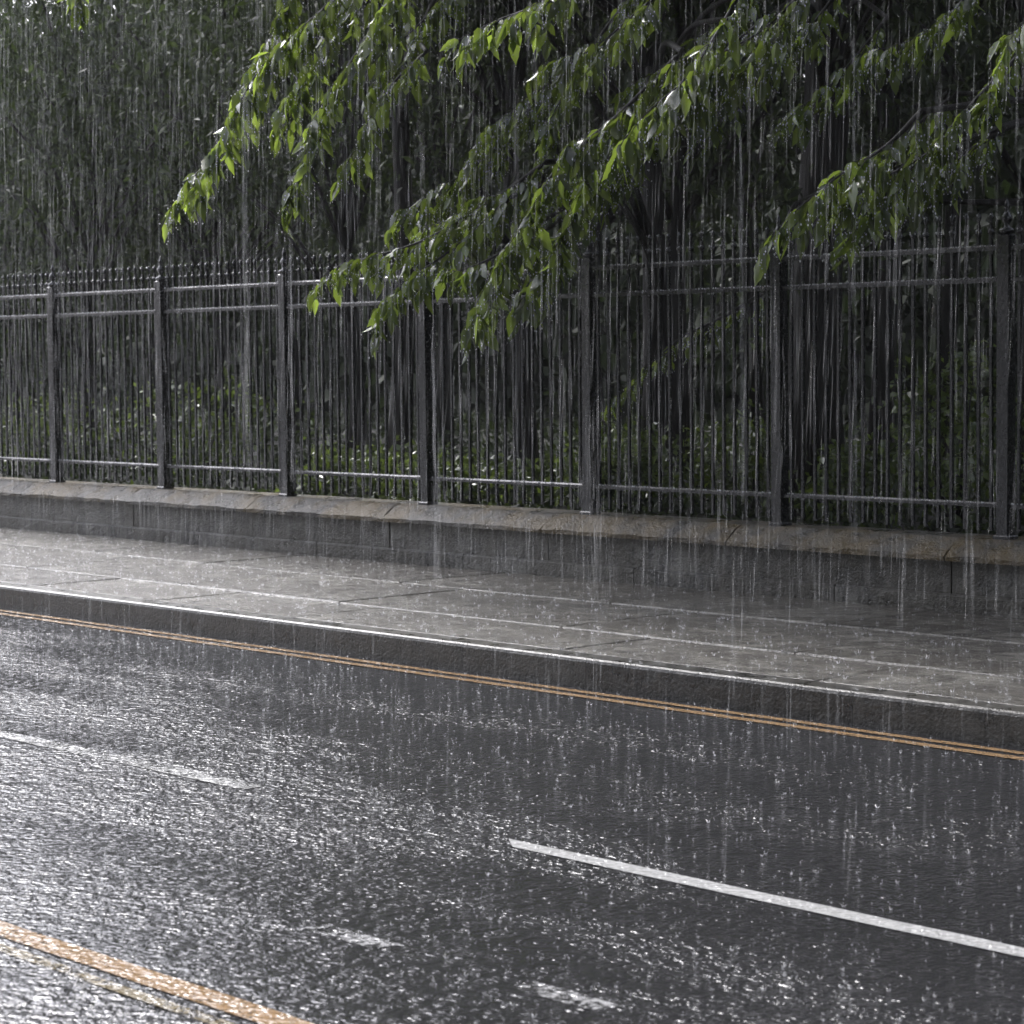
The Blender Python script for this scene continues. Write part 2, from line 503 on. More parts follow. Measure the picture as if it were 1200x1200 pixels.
# ------------------------------------------------------------------ boundary wall
wall = empty("boundary_wall", (X0, YF, Z_PAVE))
tag(wall, "low grey stone wall with sloping mossy coping under the iron railings", "wall")
Z_PL, Z_C0, Z_C1 = 0.271, 0.478, 0.615
JOFF = -0.285
for i in range(I0 - 3, I1 + 3):
    xa = X0 + PANEL * i + JOFF
    xb = xa + PANEL
    place("stone_block", MB().box(xa + 0.004, xb - 0.004, Y_WALL + random.uniform(-.004, .004), Y_WALL + 0.32, Z_PL - 0.02, Z_C0 + 0.002, 0.004), M_WALL, wall, ((xa + xb) / 2, Y_WALL, 0.37), jig=0.001)
    xp = xa + 0.9
    place("plinth_stone", MB().box(xp + 0.003, xp + PANEL - 0.003, Y_WALL - 0.03, Y_WALL + 0.3, Z_PAVE - 0.05, Z_PL, 0.012), M_WALL, wall, (xp + 0.9, Y_WALL, 0.2))
    # coping: vertical lip, long uneven slope, flat bed
    mb = MB()
    nx = 14
    prof = [(-0.07, Z_C0), (-0.075, Z_C0 + 0.03), (-0.02, Z_C0 + 0.075), (0.045, Z_C1 - 0.02), (0.085, Z_C1 - 0.003), (0.36, Z_C1), (0.36, Z_C0)]
    k = len(prof)
    V = []
    for j in range(nx + 1):
        xx = xa + 0.006 + (PANEL - 0.012) * j / nx
        w = 0 if j in (0, nx) else 1
        for q, (dy, z) in enumerate(prof):
            n_ = 0.006 if 0 < q < 4 else 0.001
            V.append((xx, Y_WALL + dy + random.uniform(-n_, n_), z + (random.uniform(-n_, n_) if q not in (0, 6) else 0) - (0.006 if (w == 0 and 0 < q < 5) else 0)))
    Fs = []
    for j in range(nx):
        for q in range(k):
            q2 = (q + 1) % k
            Fs.append((j * k + q, j * k + q2, (j + 1) * k + q2, (j + 1) * k + q))
    Fs += [tuple(range(k))[::-1], tuple(nx * k + q for q in range(k))]
    mb.add(V, Fs)
    place("coping_stone", mb, M_COPE, wall, ((xa + xb) / 2, Y_WALL, Z_C0))
for xs, xe in ((XL, X0 + PANEL * (I0 - 3) + JOFF - 0.01), (X0 + PANEL * (I1 + 3) + JOFF + 0.91, XR)):
    place("stone_block", MB().box(xs, xe, Y_WALL, Y_WALL + 0.34, 0.1, Z_C1, 0.03), M_WALL, wall, ((xs + xe) / 2, Y_WALL, 0.3))

# ------------------------------------------------------------------ iron fence
Z_R1, Z_R2, Z_RB = 2.375, 2.184, 0.817
Z_PICK0, Z_COLLAR, Z_TIP = 0.66, 2.475, 2.59
fence = empty("iron_fence", (X0, YF, Z_C1))
tag(fence, "black iron railing fence with spear tips standing on the low wall", "fence")
PW = 0.041
post_mb = MB()
post_mb.box(-PW, PW, -PW, PW, 0.0, 1.84, 0.008)
post_mb.box(-PW - 0.014, PW + 0.014, -PW - 0.014, PW + 0.014, -0.004, 0.02, 0.006)
post_me = post_mb.mesh("post")
fin_me = MB().lathe([(0.034, 1.84), (0.05, 1.852), (0.05, 1.868), (0.02, 1.882), (0.017, 1.90), (0.035, 1.925), (0.036, 1.945), (0.018, 1.968), (0.013, 1.985), (0.02, 2.0), (0.0135, 2.025), (0.002, 2.06)], 8).mesh("finial", True)
PKR = 0.0095
pick_me = MB().box(-PKR, PKR, -PKR, PKR, Z_PICK0 - Z_C1, Z_TIP - 0.07 - Z_C1).mesh("picket")
zt = Z_TIP - Z_C1
tip_me = MB().lathe([(0.007, zt - 0.071), (0.008, zt - 0.05), (0.017, zt - 0.03), (0.015, zt - 0.015), (0.002, zt + 0.006)], 6).mesh("spear_tip", True)
zc = Z_COLLAR - Z_C1
col_me = MB().lathe([(0.010, zc - 0.022), (0.021, zc - 0.009), (0.022, zc + 0.007), (0.010, zc + 0.02)], 6).mesh("collar", True)
rail_me = {}
def rail_mesh(h, d, nm):
    return MB().box(PW + 0.0005, PANEL - PW - 0.0005, -d, d, -h, h, 0.011).mesh(nm)
rl_top = rail_mesh(0.017, 0.024, "rail")
rl_bot = rail_mesh(0.015, 0.022, "rail")
for i in range(I0, I1 + 1):
    xp = X0 + PANEL * i
    po = link("post", post_me, M_IRON, fence, (xp - X0, 0, 0))
    po.rotation_euler = (random.uniform(-.004, .004), random.uniform(-.004, .004), 0)
    link("finial", fin_me, M_IRON, po)
    if i == I1: break
    for z, me in ((Z_R1, rl_top), (Z_R2, rl_top), (Z_RB, rl_bot)):
        ro = link("rail", me, M_IRON, fence, (xp - X0, 0, z - Z_C1))
        ro.rotation_euler = (0, random.uniform(-.0012, .0012), 0)
    for k in range(17):
        xk = xp + PANEL * (k + 1) / 18 + random.uniform(-.003, .003)
        pk = link("picket", pick_me, M_IRON, fence, (xk - X0, 0, random.uniform(-.004, .004)))
        pk.rotation_euler = (random.uniform(-.003, .003), random.uniform(-.003, .003), random.uniform(-.1, .1))
        link("spear_tip", tip_me, M_IRON, pk)
        link("collar", col_me, M_IRON, pk)

wet = []
for i in range(I0, I1):
    xp = X0 + PANEL * i
    for z, hgt in ((Z_R1, 0.017), (Z_R2, 0.017), (Z_RB, 0.015)):
        for _ in range(46):
            wet.append((xp + random.uniform(0.06, PANEL - 0.06), YF - 0.017 + random.uniform(-.006, .004), z + hgt - 0.003))
        for _ in range(10):
            wet.append((xp + random.uniform(0.06, PANEL - 0.06), YF - 0.01, z - hgt - 0.003))
    for k in range(18):
        xk = xp + PANEL * k / 18
        wet.append((xk - 0.006, YF - 0.012, Z_TIP - 0.012)); wet.append((xk - 0.01, YF - 0.016, Z_COLLAR + 0.01))
beads("water_glint_drops", wet, 0.0065, M_BEAD, fence, fence.location)

# ------------------------------------------------------------------ park ground behind the wall
V, Fs = [], []
gxs = np.linspace(XL, XR, 96); gys = np.concatenate([np.linspace(Y_WALL + 0.33, 20, 16), np.linspace(24, 90, 8)])
for yy_ in gys:
    for xx in gxs:
        V.append((xx, yy_, 0.50 + 0.25 * min(1, (yy_ - 12) / 6) + 0.05 * math.sin(xx * 1.7 + yy_ * 2.1) * min(1, (yy_ - 11.9) / 2)))
nx = len(gxs)
for j in range(len(gys) - 1):
    for i in range(nx - 1):
        Fs.append((j * nx + i, j * nx + i + 1, (j + 1) * nx + i + 1, (j + 1) * nx + i))
tag(link("park_ground", mesh("park_ground", V, Fs, True), M_SOIL), "dark soil of the park behind the wall", kind="structure")
def gz(y): return 0.50 + 0.25 * min(1, (y - 12) / 6)

# ------------------------------------------------------------------ leaves in bulk (numpy)
def leaves_np(C, size, droop=0.5, wide=0.42):
    """diamond leaves with a folded midrib at the points C"""
    n = len(C)
    d = rng.normal(size=(n, 3)); d[:, 2] -= droop * 2
    d /= np.linalg.norm(d, axis=1)[:, None]
    q = rng.normal(size=(n, 3)); q[:, 2] += 0.0
    s = np.cross(d, q); s /= np.linalg.norm(s, axis=1)[:, None]
    nn = np.cross(s, d)
    L = (size * rng.uniform(0.6, 1.3, n))[:, None]
    W = L * wide * rng.uniform(0.7, 1.2, n)[:, None]
    a = C
    fold = nn * W * 0.16
    l = C + d * L * 0.45 + s * W * 0.5 + fold
    r_ = C + d * L * 0.45 - s * W * 0.5 + fold
    t = C + d * L - np.array([0, 0, 1.0]) * L * 0.12
    V = np.stack([a, l, r_, t], 1).reshape(-1, 3)
    b = (np.arange(n) * 4)[:, None, None]
    T = np.array([[0, 3, 1], [0, 2, 3]])[None] + b
    return V, T.reshape(-1, 3)

def crown_points(c, rad, n_cl, per, spread, hollow=0.35):
    d = rng.normal(size=(n_cl, 3)); d /= np.linalg.norm(d, axis=1)[:, None]
    rr = rng.uniform(hollow, 1.0, n_cl) ** 0.6
    wob = 1 + 0.22 * np.sin(d[:, 0] * 5 + c[0]) * np.cos(d[:, 1] * 4 + c[1]) + 0.15 * np.sin(d[:, 2] * 7 + c[0])
    cl = np.array(c) + d * (rr * wob)[:, None] * np.array(rad)
    cl[:, 2] = np.minimum(cl[:, 2], c[2] + rad[2] * rng.uniform(0.86, 1.0, n_cl))
    sp = spread * rng.uniform(0.5, 1.3, n_cl)
    P = np.repeat(cl, per, 0) + rng.normal(size=(n_cl * per, 3)) * np.repeat(sp, per)[:, None] * np.array([1, 1, 0.6])
    return P, cl

def wood_tree(px, Y, height, cbase, rad, label, group, trunk_r=0.09, n_cl=260, per=55, leaf=0.10, lean=0.0, mat=None, spread=0.34):
    b = at(px, 560, Y)
    base = Vector((b.x, Y, gz(Y) - 0.05))
    t = empty("tree", base)
    tag(t, label, "tree", group)
    cz = (height + cbase) / 2
    P, cl = crown_points((base.x + lean * cz, Y, base.z + cz), (rad, rad, (height - cbase) / 2), n_cl, per, spread)
    P[:, 2] = np.maximum(P[:, 2], base.z + 0.15)
    V, T = leaves_np(P, leaf)
    me = mesh_np("crown", V - np.array(base), T)
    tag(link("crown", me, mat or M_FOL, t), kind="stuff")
    mb = MB()
    pts = [Vector((lean * z + 0.06 * math.sin(z * 1.3 + px), 0.05 * math.cos(z * 1.1 + px), z)) for z in np.linspace(0, height * 0.86, 10)]
    mb.tube(pts, [trunk_r * (1.35 if i == 0 else 1) * (1 - 0.85 * i / 9) for i in range(10)], 9)
    for q in cl[:: max(1, len(cl) // 22)]:
        e = Vector(q) - base
        f = min(0.8, max(0.25, (e.z / height) * 0.75)) * 9
        s_ = pts[int(f)]
        mid = (s_ + e) / 2 + Vector((0, 0, 0.25))
        r0 = trunk_r * 0.35
        mb.tube([s_, mid, e], [r0, r0 * 0.6, r0 * 0.15], 5)
    link("trunk", mb.mesh("trunk", True), M_BARK, t)
    return t

G = "trees of the dark wood behind the fence"
LW = [
 (-90, 15.0, 6.5, 0.9, 2.2), (20, 17.5, 7.6, 1.0, 2.4), (110, 14.6, 6.2, 1.3, 2.0), (185, 18.5, 7.5, 1.2, 2.5),
 (265, 15.6, 6.6, 1.4, 2.1), (345, 19.0, 8.2, 1.5, 2.6), (415, 15.2, 7.8, 2.2, 2.2),
]
for k, (px, Y, h, cb, r) in enumerate(LW):
    wood_tree(px, Y, h, cb, r, "grey-green leafy tree in the misty row behind the fence left of the long drooping branch", G)
RW = [
 (520, 17.5, 10.5, 2.4, 2.6), (610, 14.6, 11.0, 2.8, 2.5), (700, 18.0, 12.5, 2.2, 3.0), (800, 15.6, 12.0, 2.6, 2.7),
 (880, 19.5, 13.5, 2.0, 3.2), (1035, 15.5, 12.5, 2.4, 2.8), (1110, 18.0, 13.5, 2.0, 3.2), (1215, 14.8, 12.0, 2.2, 2.8),
 (1380, 16.5, 13.0, 2.0, 3.2),
]
for k, (px, Y, h, cb, r) in enumerate(RW):
    wood_tree(px, Y, h, cb, r, "tall dark tree in deep shade of the wood behind the overhanging branches", "tall trees of the shaded wood", 0.10, 300, 60, 0.11)

# far wood that closes the view
P1 = np.concatenate([
    np.stack([rng.uniform(-70, 15, 110000), rng.normal(26, 1.8, 110000), rng.uniform(0.5, 8.0, 110000)], 1),
    np.stack([rng.uniform(-80, 15, 50000), rng.normal(30, 0.8, 50000), rng.uniform(0.4, 8.5, 50000)], 1),
    np.stack([rng.uniform(-70, 15, 45000), rng.normal(24, 1.2, 45000), rng.uniform(0.5, 2.8, 45000)], 1)])
P1[:, 2] *= np.where(P1[:, 0] < -28, 1.08, 1.25)
V, T = leaves_np(P1, np.where(P1[:, 1] > 28.4, 0.62, 0.30), 0.3, 0.7)
tag(link("woodland", mesh_np("woodland", V, T), M_FAR), "dense dark mass of woodland far behind the fence", "woodland", kind="stuff")

# ------------------------------------------------------------------ shrubs and low plants behind the fence
def shrub(px, Y, r, h, label, n=60, per=26, leaf=0.075, mat=None):
    b = at(px, 560, Y)
    base = Vector((b.x, Y, gz(Y) - 0.02))
    t = empty("shrub", base)
    tag(t, label, "shrub", "shrubs behind the iron fence")
    P, cl = crown_points((base.x, Y, base.z + h * 0.5), (r, r, h * 0.5), n, per, 0.11, 0.2)
    P[:, 2] = np.maximum(P[:, 2], base.z + 0.02)
    V, T = leaves_np(P, leaf, 0.1, 0.5)
    tag(link("foliage", mesh_np("foliage", V - np.array(base), T), mat or M_SHRUB, t), kind="stuff")
    mb = MB()
    for q in cl[::8]:
        e = Vector(q) - base
        mb.tube([Vector((e.x * .1, e.y * .1, 0)), e * 0.55 + Vector((0, 0, 0.05)), e], [0.012, 0.008, 0.003], 5)
    link("stem", mb.mesh("stem", True), M_BARK, t)
for px, Y, r, h, lab in [
    (235, 12.9, 0.75, 1.25, "grey-green bush behind the second fence panel from the far corner of the drooping branch"),
    (60, 13.2, 0.8, 1.0, "dim bush behind the fence at the misty far end"),
    (420, 12.8, 0.55, 0.50, "low green plants at the fence foot below the small drooping leaf cluster"),
    (510, 12.75, 0.6, 0.45, "low bright green plants behind the fence post below the yellow-green leaf tips"),
    (600, 12.8, 0.6, 0.42, "low green plants behind the bottom rail in the middle of the fence"),
    (725, 12.9, 0.5, 0.75, "dark low bush behind the fence beside the hanging leaves"),
    (1010, 12.7, 0.42, 0.62, "small bright green bush in the dark behind the fence"),
    (1120, 13.0, 0.6, 1.35, "tall leafy bush behind the fence beside the mossy coping"),
    (880, 13.4, 0.6, 0.8, "dark bush behind the fence left of the small bright bush")]:
    shrub(px, Y, r, h, lab)

n = 42000
GP = np.stack([rng.uniform(-45, 6, n), 12.15 + 10.5 * rng.uniform(0, 1, n) ** 1.3, np.zeros(n)], 1)
GP[:, 2] = 0.50 + 0.25 * np.minimum(1, (GP[:, 1] - 12) / 6) + rng.uniform(0.0, 0.28, n) * (0.4 + 0.6 * np.sin(GP[:, 0] * 1.3) ** 2)
V, T = leaves_np(GP, 0.12, -0.2, 0.45)
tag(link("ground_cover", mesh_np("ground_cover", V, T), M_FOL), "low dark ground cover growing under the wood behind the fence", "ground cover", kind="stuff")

# ------------------------------------------------------------------ overhanging trees with single leaves
def leaf_mesh(curl, bend, wide):
    n = 7
    V, Fs = [], []
    for i in range(n + 1):
        t = i / n
        w = wide * 0.5 * (math.sin(math.pi * min(1, t ** 0.72)) ** 1.05) * (1.0 if t < 0.97 else 0)
        if 0 < i < n: w *= 1.0 + (0.10 if i % 2 else -0.08)
        z = -bend * t * t
        x_ = t * (1 - 0.12 * bend)
        V += [(x_, w, z + curl * w), (x_, 0, z - 0.02 * math.sin(math.pi * t)), (x_, -w, z + curl * w)]
    for i in range(n):
        a = 3 * i
        if i == 0:
            Fs += [(1, 4, 3), (1, 5, 4)]
        elif i == n - 1:
            Fs += [(a, a + 1, a + 4), (a + 1, a + 2, a + 4)]
        else:
            Fs += [(a, a + 1, a + 4, a + 3), (a + 1, a + 2, a + 5, a + 4)]
    me = mesh("leaf", V, Fs, True)
    me.materials.append(M_LEAF)
    return me
LEAVES = [leaf_mesh(0.3, 0.22, 0.42), leaf_mesh(0.55, 0.38, 0.37), leaf_mesh(0.1, 0.5, 0.48), leaf_mesh(0.4, 0.1, 0.34), leaf_mesh(-0.2, 0.3, 0.45)]
LV = [np.array([v.co[:] for v in me.vertices]) for me in LEAVES]
LT = []
for me in LEAVES:
    me.calc_loop_triangles()
    LT.append(np.array([t.vertices[:] for t in me.loop_triangles]))

def leaf_matrix(p, d, up, L):
    d = d.normalized()
    s = up.cross(d)
    if s.length < 1e-3: s = Vector((1, 0, 0)).cross(d)
    s.normalize()
    n = d.cross(s)
    M = Matrix((d * L, s * L, n * L)).transposed().to_4x4()
    M.translation = p
    return M

class Overhang:
    """a tree behind the fence; its limbs reach over the fence and end in drooping sprays"""
    def __init__(s, px, Y, height, label, trunk_r):
        b = at(px, 560, Y)
        s.base = Vector((b.x, Y, gz(Y) - 0.05))
        s.t = empty("tree", s.base); tag(s.t, label, "tree", "trees reaching over the fence")
        s.h = height; s.tr = trunk_r
        s.wood = MB(); s.leaves = []
        s.trunk_pts = [Vector((0.10 * math.sin(z * .8 + px), 0.07 * math.cos(z + px), z)) for z in np.linspace(0, height, 12)]
        mb = MB().tube(s.trunk_pts, [trunk_r * (1.4 if i == 0 else 1.0) * (1 - 0.8 * i / 11) for i in range(12)], 12)
        link("trunk", mb.mesh("trunk", True), M_BARK, s.t)
    def spray(s, path, r0=0.012, twig=0.34, step=0.085, lsize=0.155, hang=0.75, density=1.0, attach=None):
        """path: (px, py, Y) from the thick end to the tip"""
        P = catmull([at(*q) for q in path], 10)
        # carry the branch back to the trunk
        start = P[0]
        az = attach if attach is not None else min(s.h * 0.8, max(2.6, (start.z - s.base.z) * 0.85 + 0.6))
        k = int(az / s.h * 11)
        tp = s.base + s.trunk_pts[k]
        mid = (tp + start) / 2 + Vector((0, 0, 0.45))
        limb = catmull([tp, tp * 0.6 + mid * 0.4 + Vector((0, 0, .15)), mid, start], 6)
        br = limb[:-1] + P
        n = len(br)
        s.wood.tube([q - s.base for q in br], [max(0.0025, (r0 * 2.4) * (1 - i / n) ** 1.6 + 0.002) for i in range(n)], 6)
        # twigs
        acc = 0.0; side = 1
        total = sum((P[i + 1] - P[i]).length for i in range(len(P) - 1)); run = 0
        for i in range(len(P) - 1):
            seg = P[i + 1] - P[i]
            acc += seg.length; run += seg.length
            while acc > step:
                acc -= step
                side = -side
                t = seg.normalized()
                lat = t.cross(Vector((0, 0, 1)))
                if lat.length < 0.2: lat = Vector((random.uniform(-1, 1), random.uniform(-1, 1), 0))
                lat.normalize()
                fr = run / total
                tl = twig * random.uniform(0.5, 1.15) * (1.0 - 0.45 * fr)
                d = (t * 0.7 + lat * side * random.uniform(0.3, 1.0) + Vector((0, 0, random.uniform(-0.75, 0.15)))).normalized()
                s.twig(P[i], d, tl, lsize, hang, density)
                if random.random() < 0.6:
                    d2 = (t * 0.5 - lat * side * random.uniform(0.3, 1.0) + Vector((0, 0, random.uniform(-0.3, 0.5)))).normalized()
                    s.twig(P[i], d2, tl * 0.7, lsize * 0.9, hang, density)
        s.twig(P[-1], (P[-1] - P[-4]).normalized(), twig * 0.5, lsize, hang, density)
    def twig(s, p, d, tl, lsize, hang, density):
        pts = [p.copy()]
        n = 5
        for i in range(n):
            d = (d + Vector((0, 0, -0.16)) + Vector((random.uniform(-.1, .1), random.uniform(-.1, .1), random.uniform(-.06, .06)))).normalized()
            pts.append(pts[-1] + d * tl / n)
        s.wood.tube([q - s.base for q in pts], [0.0045 * (1 - i / (n + 1.5)) for i in range(n + 1)], 4, False)
        cnt = max(4, int(tl / 0.027 * density))
        for j in range(cnt):
            f = (j + 0.6) / cnt * n
            i = min(n - 1, int(f)); q = pts[i].lerp(pts[i + 1], f - i)
            t = (pts[i + 1] - pts[i]).normalized()
            lat = t.cross(Vector((0, 0, 1)))
            if lat.length > 1e-3: lat.normalize()
            sd = 1 if j % 2 else -1
            ld = (t * 0.65 + lat * sd * random.uniform(0.2, 0.8) + Vector((random.uniform(-.3, .3), random.uniform(-.3, .3), -hang * random.uniform(-0.1, 1.8))))
            up = Vector((random.uniform(-1, 1), random.uniform(-1, 1), 1.0)) + lat * sd * -0.3
            s.leaves.append((leaf_matrix(q, ld, up, lsize * random.uniform(0.45, 1.2)), random.randrange(5)))
        s.leaves.append((leaf_matrix(pts[-1], d + Vector((0, 0, -hang * 0.8)), Vector((random.uniform(-.5, .5), random.uniform(-.5, .5), 1)), lsize * random.uniform(0.9, 1.3)), random.randrange(5)))
    def crown(s, centers, per=55, leaf=0.12, spread=0.4):
        """the upper crown, above the sprays"""
        Ps = []
        for (c, rad, n) in centers:
            P_, cl = crown_points(c, rad, n, per, spread, 0.15)
            Ps.append(P_)
            for q in cl[::12]:
                e = Vector(q) - s.base
                k = min(11, max(4, int(e.z / s.h * 9)))
                a = s.trunk_pts[k]
                s.wood.tube([a, (a + e) / 2 + Vector((0, 0, .3)), e], [0.05, 0.03, 0.006], 5, False)
        V, T = leaves_np(np.concatenate(Ps), leaf)
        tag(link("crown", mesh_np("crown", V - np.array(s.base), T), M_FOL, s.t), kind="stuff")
    def finish(s):
        link("branch", s.wood.mesh("branch", True), M_BARK, s.t)
        # largest in view first
        def key(e):
            p = e[0].translation - CAM
            zc = p.dot(FW); u, v = p.dot(RT) / zc * F_PX, p.dot(UP) / zc * F_PX
            out = 0 if abs(u) < 610 and abs(v) < 610 else 1
            return (out, -e[0].to_scale().x / zc)
        pts = []
        for M, k in s.leaves:
            pts.append(M @ Vector((0.99, 0, -0.3)))
            for _ in range(2):
                pts.append(M @ Vector((random.uniform(0.1, 0.9), random.uniform(-.1, .1), 0.03)))
        beads("water_glint_drops", [p[:] for p in pts], 0.0055, M_BEAD, s.t, s.base)
        s.leaves.sort(key=key)
        for M, k in s.leaves[:300]:
            o = link("leaf", LEAVES[k], None, s.t)
            o.matrix_local = Matrix.Translation(-s.base) @ M
        rest = s.leaves[300:]
        if rest:
            Vs, Ts, n = [], [], 0
            for M, k in rest:
                A = np.array(M)
                v = LV[k] @ A[:3, :3].T + A[:3, 3] - np.array(s.base)
                Vs.append(v); Ts.append(LT[k] + n); n += len(v)
            tag(link("leaves", mesh_np("leaves", np.concatenate(Vs), np.concatenate(Ts), True), M_LEAF, s.t), kind="stuff")

# tree whose long branch sweeps down to the left
T1 = Overhang(470, 13.6, 9.0, "tree with a long drooping yellow-green branch sweeping out over the fence", 0.11)
T1.spray([(455, -60, 10.9), (380, 10, 10.7), (310, 75, 10.5), (265, 150, 10.4), (235, 205, 10.3), (205, 238, 10.3)], twig=0.36)
T1.spray([(480, -20, 10.6), (420, 60, 10.5), (375, 130, 10.4), (355, 190, 10.3), (342, 232, 10.3)], twig=0.34)
T1.spray([(500, 60, 11.0), (450, 110, 10.8), (425, 160, 10.7), (405, 190, 10.6)], twig=0.30)
T1.spray([(360, -40, 11.0), (330, 20, 10.9), (300, 90, 10.8), (285, 150, 10.8)], twig=0.30)
T1.spray([(60, -70, 10.8), (80, -25, 10.8), (95, 5, 10.8)], twig=0.22, step=0.12)
c1 = T1.base
T1.spray([(560, -40, 11.6), (500, 20, 11.4), (460, 60, 11.3), (440, 100, 11.3)], twig=0.34)
T1.spray([(430, -40, 11.6), (390, 30, 11.4), (350, 100, 11.3), (330, 140, 11.3)], twig=0.36)
T1.crown([((c1.x + 0.2, 12.9, 6.6), (2.4, 2.2, 1.7), 190), ((c1.x + 1.2, 13.6, 8.2), (2.2, 2.2, 1.6), 130)])
T1.finish()

T2 = Overhang(760, 13.9, 10.5, "tree with a dense hanging leaf mass reaching down in front of the middle fence panels", 0.12)
T2.spray([(700, -50, 10.6), (640, 0, 10.4), (580, 25, 10.3), (540, 45, 10.2)], twig=0.34, lsize=0.15)
T2.spray([(800, -30, 10.8), (740, 20, 10.6), (690, 60, 10.5), (640, 75, 10.5)], twig=0.30)
T2.spray([(800, 60, 10.9), (730, 130, 10.8), (660, 190, 10.6), (625, 240, 10.5), (595, 300, 10.45), (570, 345, 10.4), (555, 375, 10.4)], twig=0.38, step=0.07)
T2.spray([(760, 120, 11.2), (700, 190, 11.0), (670, 250, 10.9), (640, 310, 10.8), (615, 350, 10.8)], twig=0.36, step=0.075)
T2.spray([(640, 190, 11.2), (570, 240, 11.0), (500, 280, 10.9), (440, 300, 10.8), (400, 310, 10.8), (378, 330, 10.8)], twig=0.34, step=0.075, lsize=0.13)
T2.spray([(600, 230, 11.0), (540, 285, 10.9), (490, 320, 10.8), (455, 350, 10.7), (445, 370, 10.7)], twig=0.32, step=0.08, lsize=0.14)
T2.spray([(620, 270, 10.9), (580, 300, 10.7), (545, 315, 10.6), (530, 318, 10.6)], twig=0.20, step=0.08)
c2 = T2.base
T2.spray([(860, 20, 12.2), (800, 70, 12.0), (745, 120, 11.9), (700, 170, 11.8)], twig=0.36, step=0.075, lsize=0.13)
T2.spray([(780, -40, 12.0), (720, 20, 11.8), (680, 80, 11.7), (650, 130, 11.6), (635, 175, 11.6)], twig=0.38, step=0.075, lsize=0.13)
T2.spray([(720, 180, 12.0), (660, 220, 11.8), (600, 240, 11.7), (540, 255, 11.6), (500, 265, 11.6)], twig=0.36, step=0.075, lsize=0.12)
T2.spray([(640, 270, 11.6), (600, 300, 11.3), (580, 330, 11.2), (570, 360, 11.1)], twig=0.34, step=0.075, lsize=0.13)
for q in ([(900, -20, 12.3), (840, 30, 12.1), (790, 70, 12.0), (750, 95, 12.0)], [(840, 90, 12.4), (780, 130, 12.2), (730, 190, 12.1), (705, 235, 12.0)],
          [(700, 60, 12.2), (640, 100, 12.0), (590, 140, 11.9), (560, 180, 11.9)], [(620, 130, 12.2), (560, 190, 12.0), (510, 225, 11.9), (470, 250, 11.9)],
          [(700, 230, 11.6), (665, 265, 11.4), (650, 290, 11.3), (640, 325, 11.3)]):
    T2.spray(q, twig=0.42, step=0.07, lsize=0.13)
T2.crown([((c2.x, 12.8, 6.8), (2.8, 2.2, 1.8), 230), ((c2.x + 0.6, 13.6, 8.8), (2.6, 2.4, 1.8), 170)])
T2.finish()

T3 = Overhang(965, 13.3, 11.0, "dark-trunked tree with broad shiny leaves hanging beside its trunk above the fence", 0.21)
T3.spray([(880, -30, 10.6), (840, 40, 10.4), (800, 95, 10.3), (760, 130, 10.2), (730, 165, 10.2)], twig=0.30, lsize=0.16, density=0.8)
T3.spray([(900, 20, 11.3), (850, 60, 11.1), (810, 110, 11.0), (790, 135, 11.0)], twig=0.28, lsize=0.15, density=0.8)
T3.spray([(990, -20, 11.6), (950, 30, 11.4), (910, 60, 11.3), (870, 85, 11.2)], twig=0.32, lsize=0.13)
T3.spray([(1160, -40, 11.5), (1110, 20, 11.4), (1060, 50, 11.3), (1020, 60, 11.3)], twig=0.3, lsize=0.13)
T3.spray([(900, 340, 13.0), (850, 370, 12.7), (800, 395, 12.6), (770, 420, 12.5), (745, 440, 12.4), (710, 480, 12.4)], twig=0.24, lsize=0.10, attach=2.3)
c3 = T3.base
T3.spray([(960, -30, 11.2), (900, 30, 11.0), (850, 60, 10.9), (820, 75, 10.9)], twig=0.32, lsize=0.13)
for q in ([(930, 30, 12.4), (880, 80, 12.2), (840, 120, 12.1), (820, 150, 12.1)], [(1040, 20, 12.2), (1000, 70, 12.0), (960, 110, 11.9), (930, 130, 11.9)]):
    T3.spray(q, twig=0.40, step=0.075, lsize=0.13)
T3.crown([((c3.x + 0.6, 12.6, 7.4), (3.0, 2.4, 1.9), 260), ((c3.x + 1.5, 13.0, 9.2), (3.2, 2.6, 2.0), 240)])
T3.finish()

T4 = Overhang(1330, 13.4, 11.0, "tree whose low leafy branch droops over the fence in front of the dark trunk", 0.2)
T4.spray([(1300, -60, 10.8), (1250, -20, 10.6), (1205, 20, 10.5), (1180, 50, 10.5)], twig=0.28, lsize=0.13)
T4.spray([(1080, 130, 10.9), (1040, 170, 10.7), (985, 205, 10.5), (935, 245, 10.4), (905, 275, 10.4)], twig=0.34, lsize=0.14)
T4.spray([(1110, 170, 11.0), (1060, 195, 10.9), (1010, 225, 10.7), (980, 250, 10.6)], twig=0.32, lsize=0.13)
T4.spray([(1120, 110, 11.6), (1070, 150, 11.4), (1020, 185, 11.3), (985, 215, 11.2)], twig=0.34, lsize=0.12)
T4.spray([(1200, 60, 11.2), (1150, 110, 11.0), (1100, 165, 10.9), (1050, 215, 10.8), (1015, 250, 10.7)], twig=0.32, lsize=0.13)
c4 = T4.base
T4.spray([(1180, 150, 11.6), (1130, 180, 11.4), (1080, 205, 11.3), (1030, 235, 11.2), (1000, 262, 11.1)], twig=0.40, step=0.07, lsize=0.13)
T4.crown([((-4.8, 8.8, 7.0), (4.4, 4.2, 1.8), 520), ((-1.5, 10.5, 8.6), (4.8, 4.2, 2.2), 420), ((-4.2, 5.6, 8.4), (4.6, 3.6, 1.8), 420)])
T4.finish()

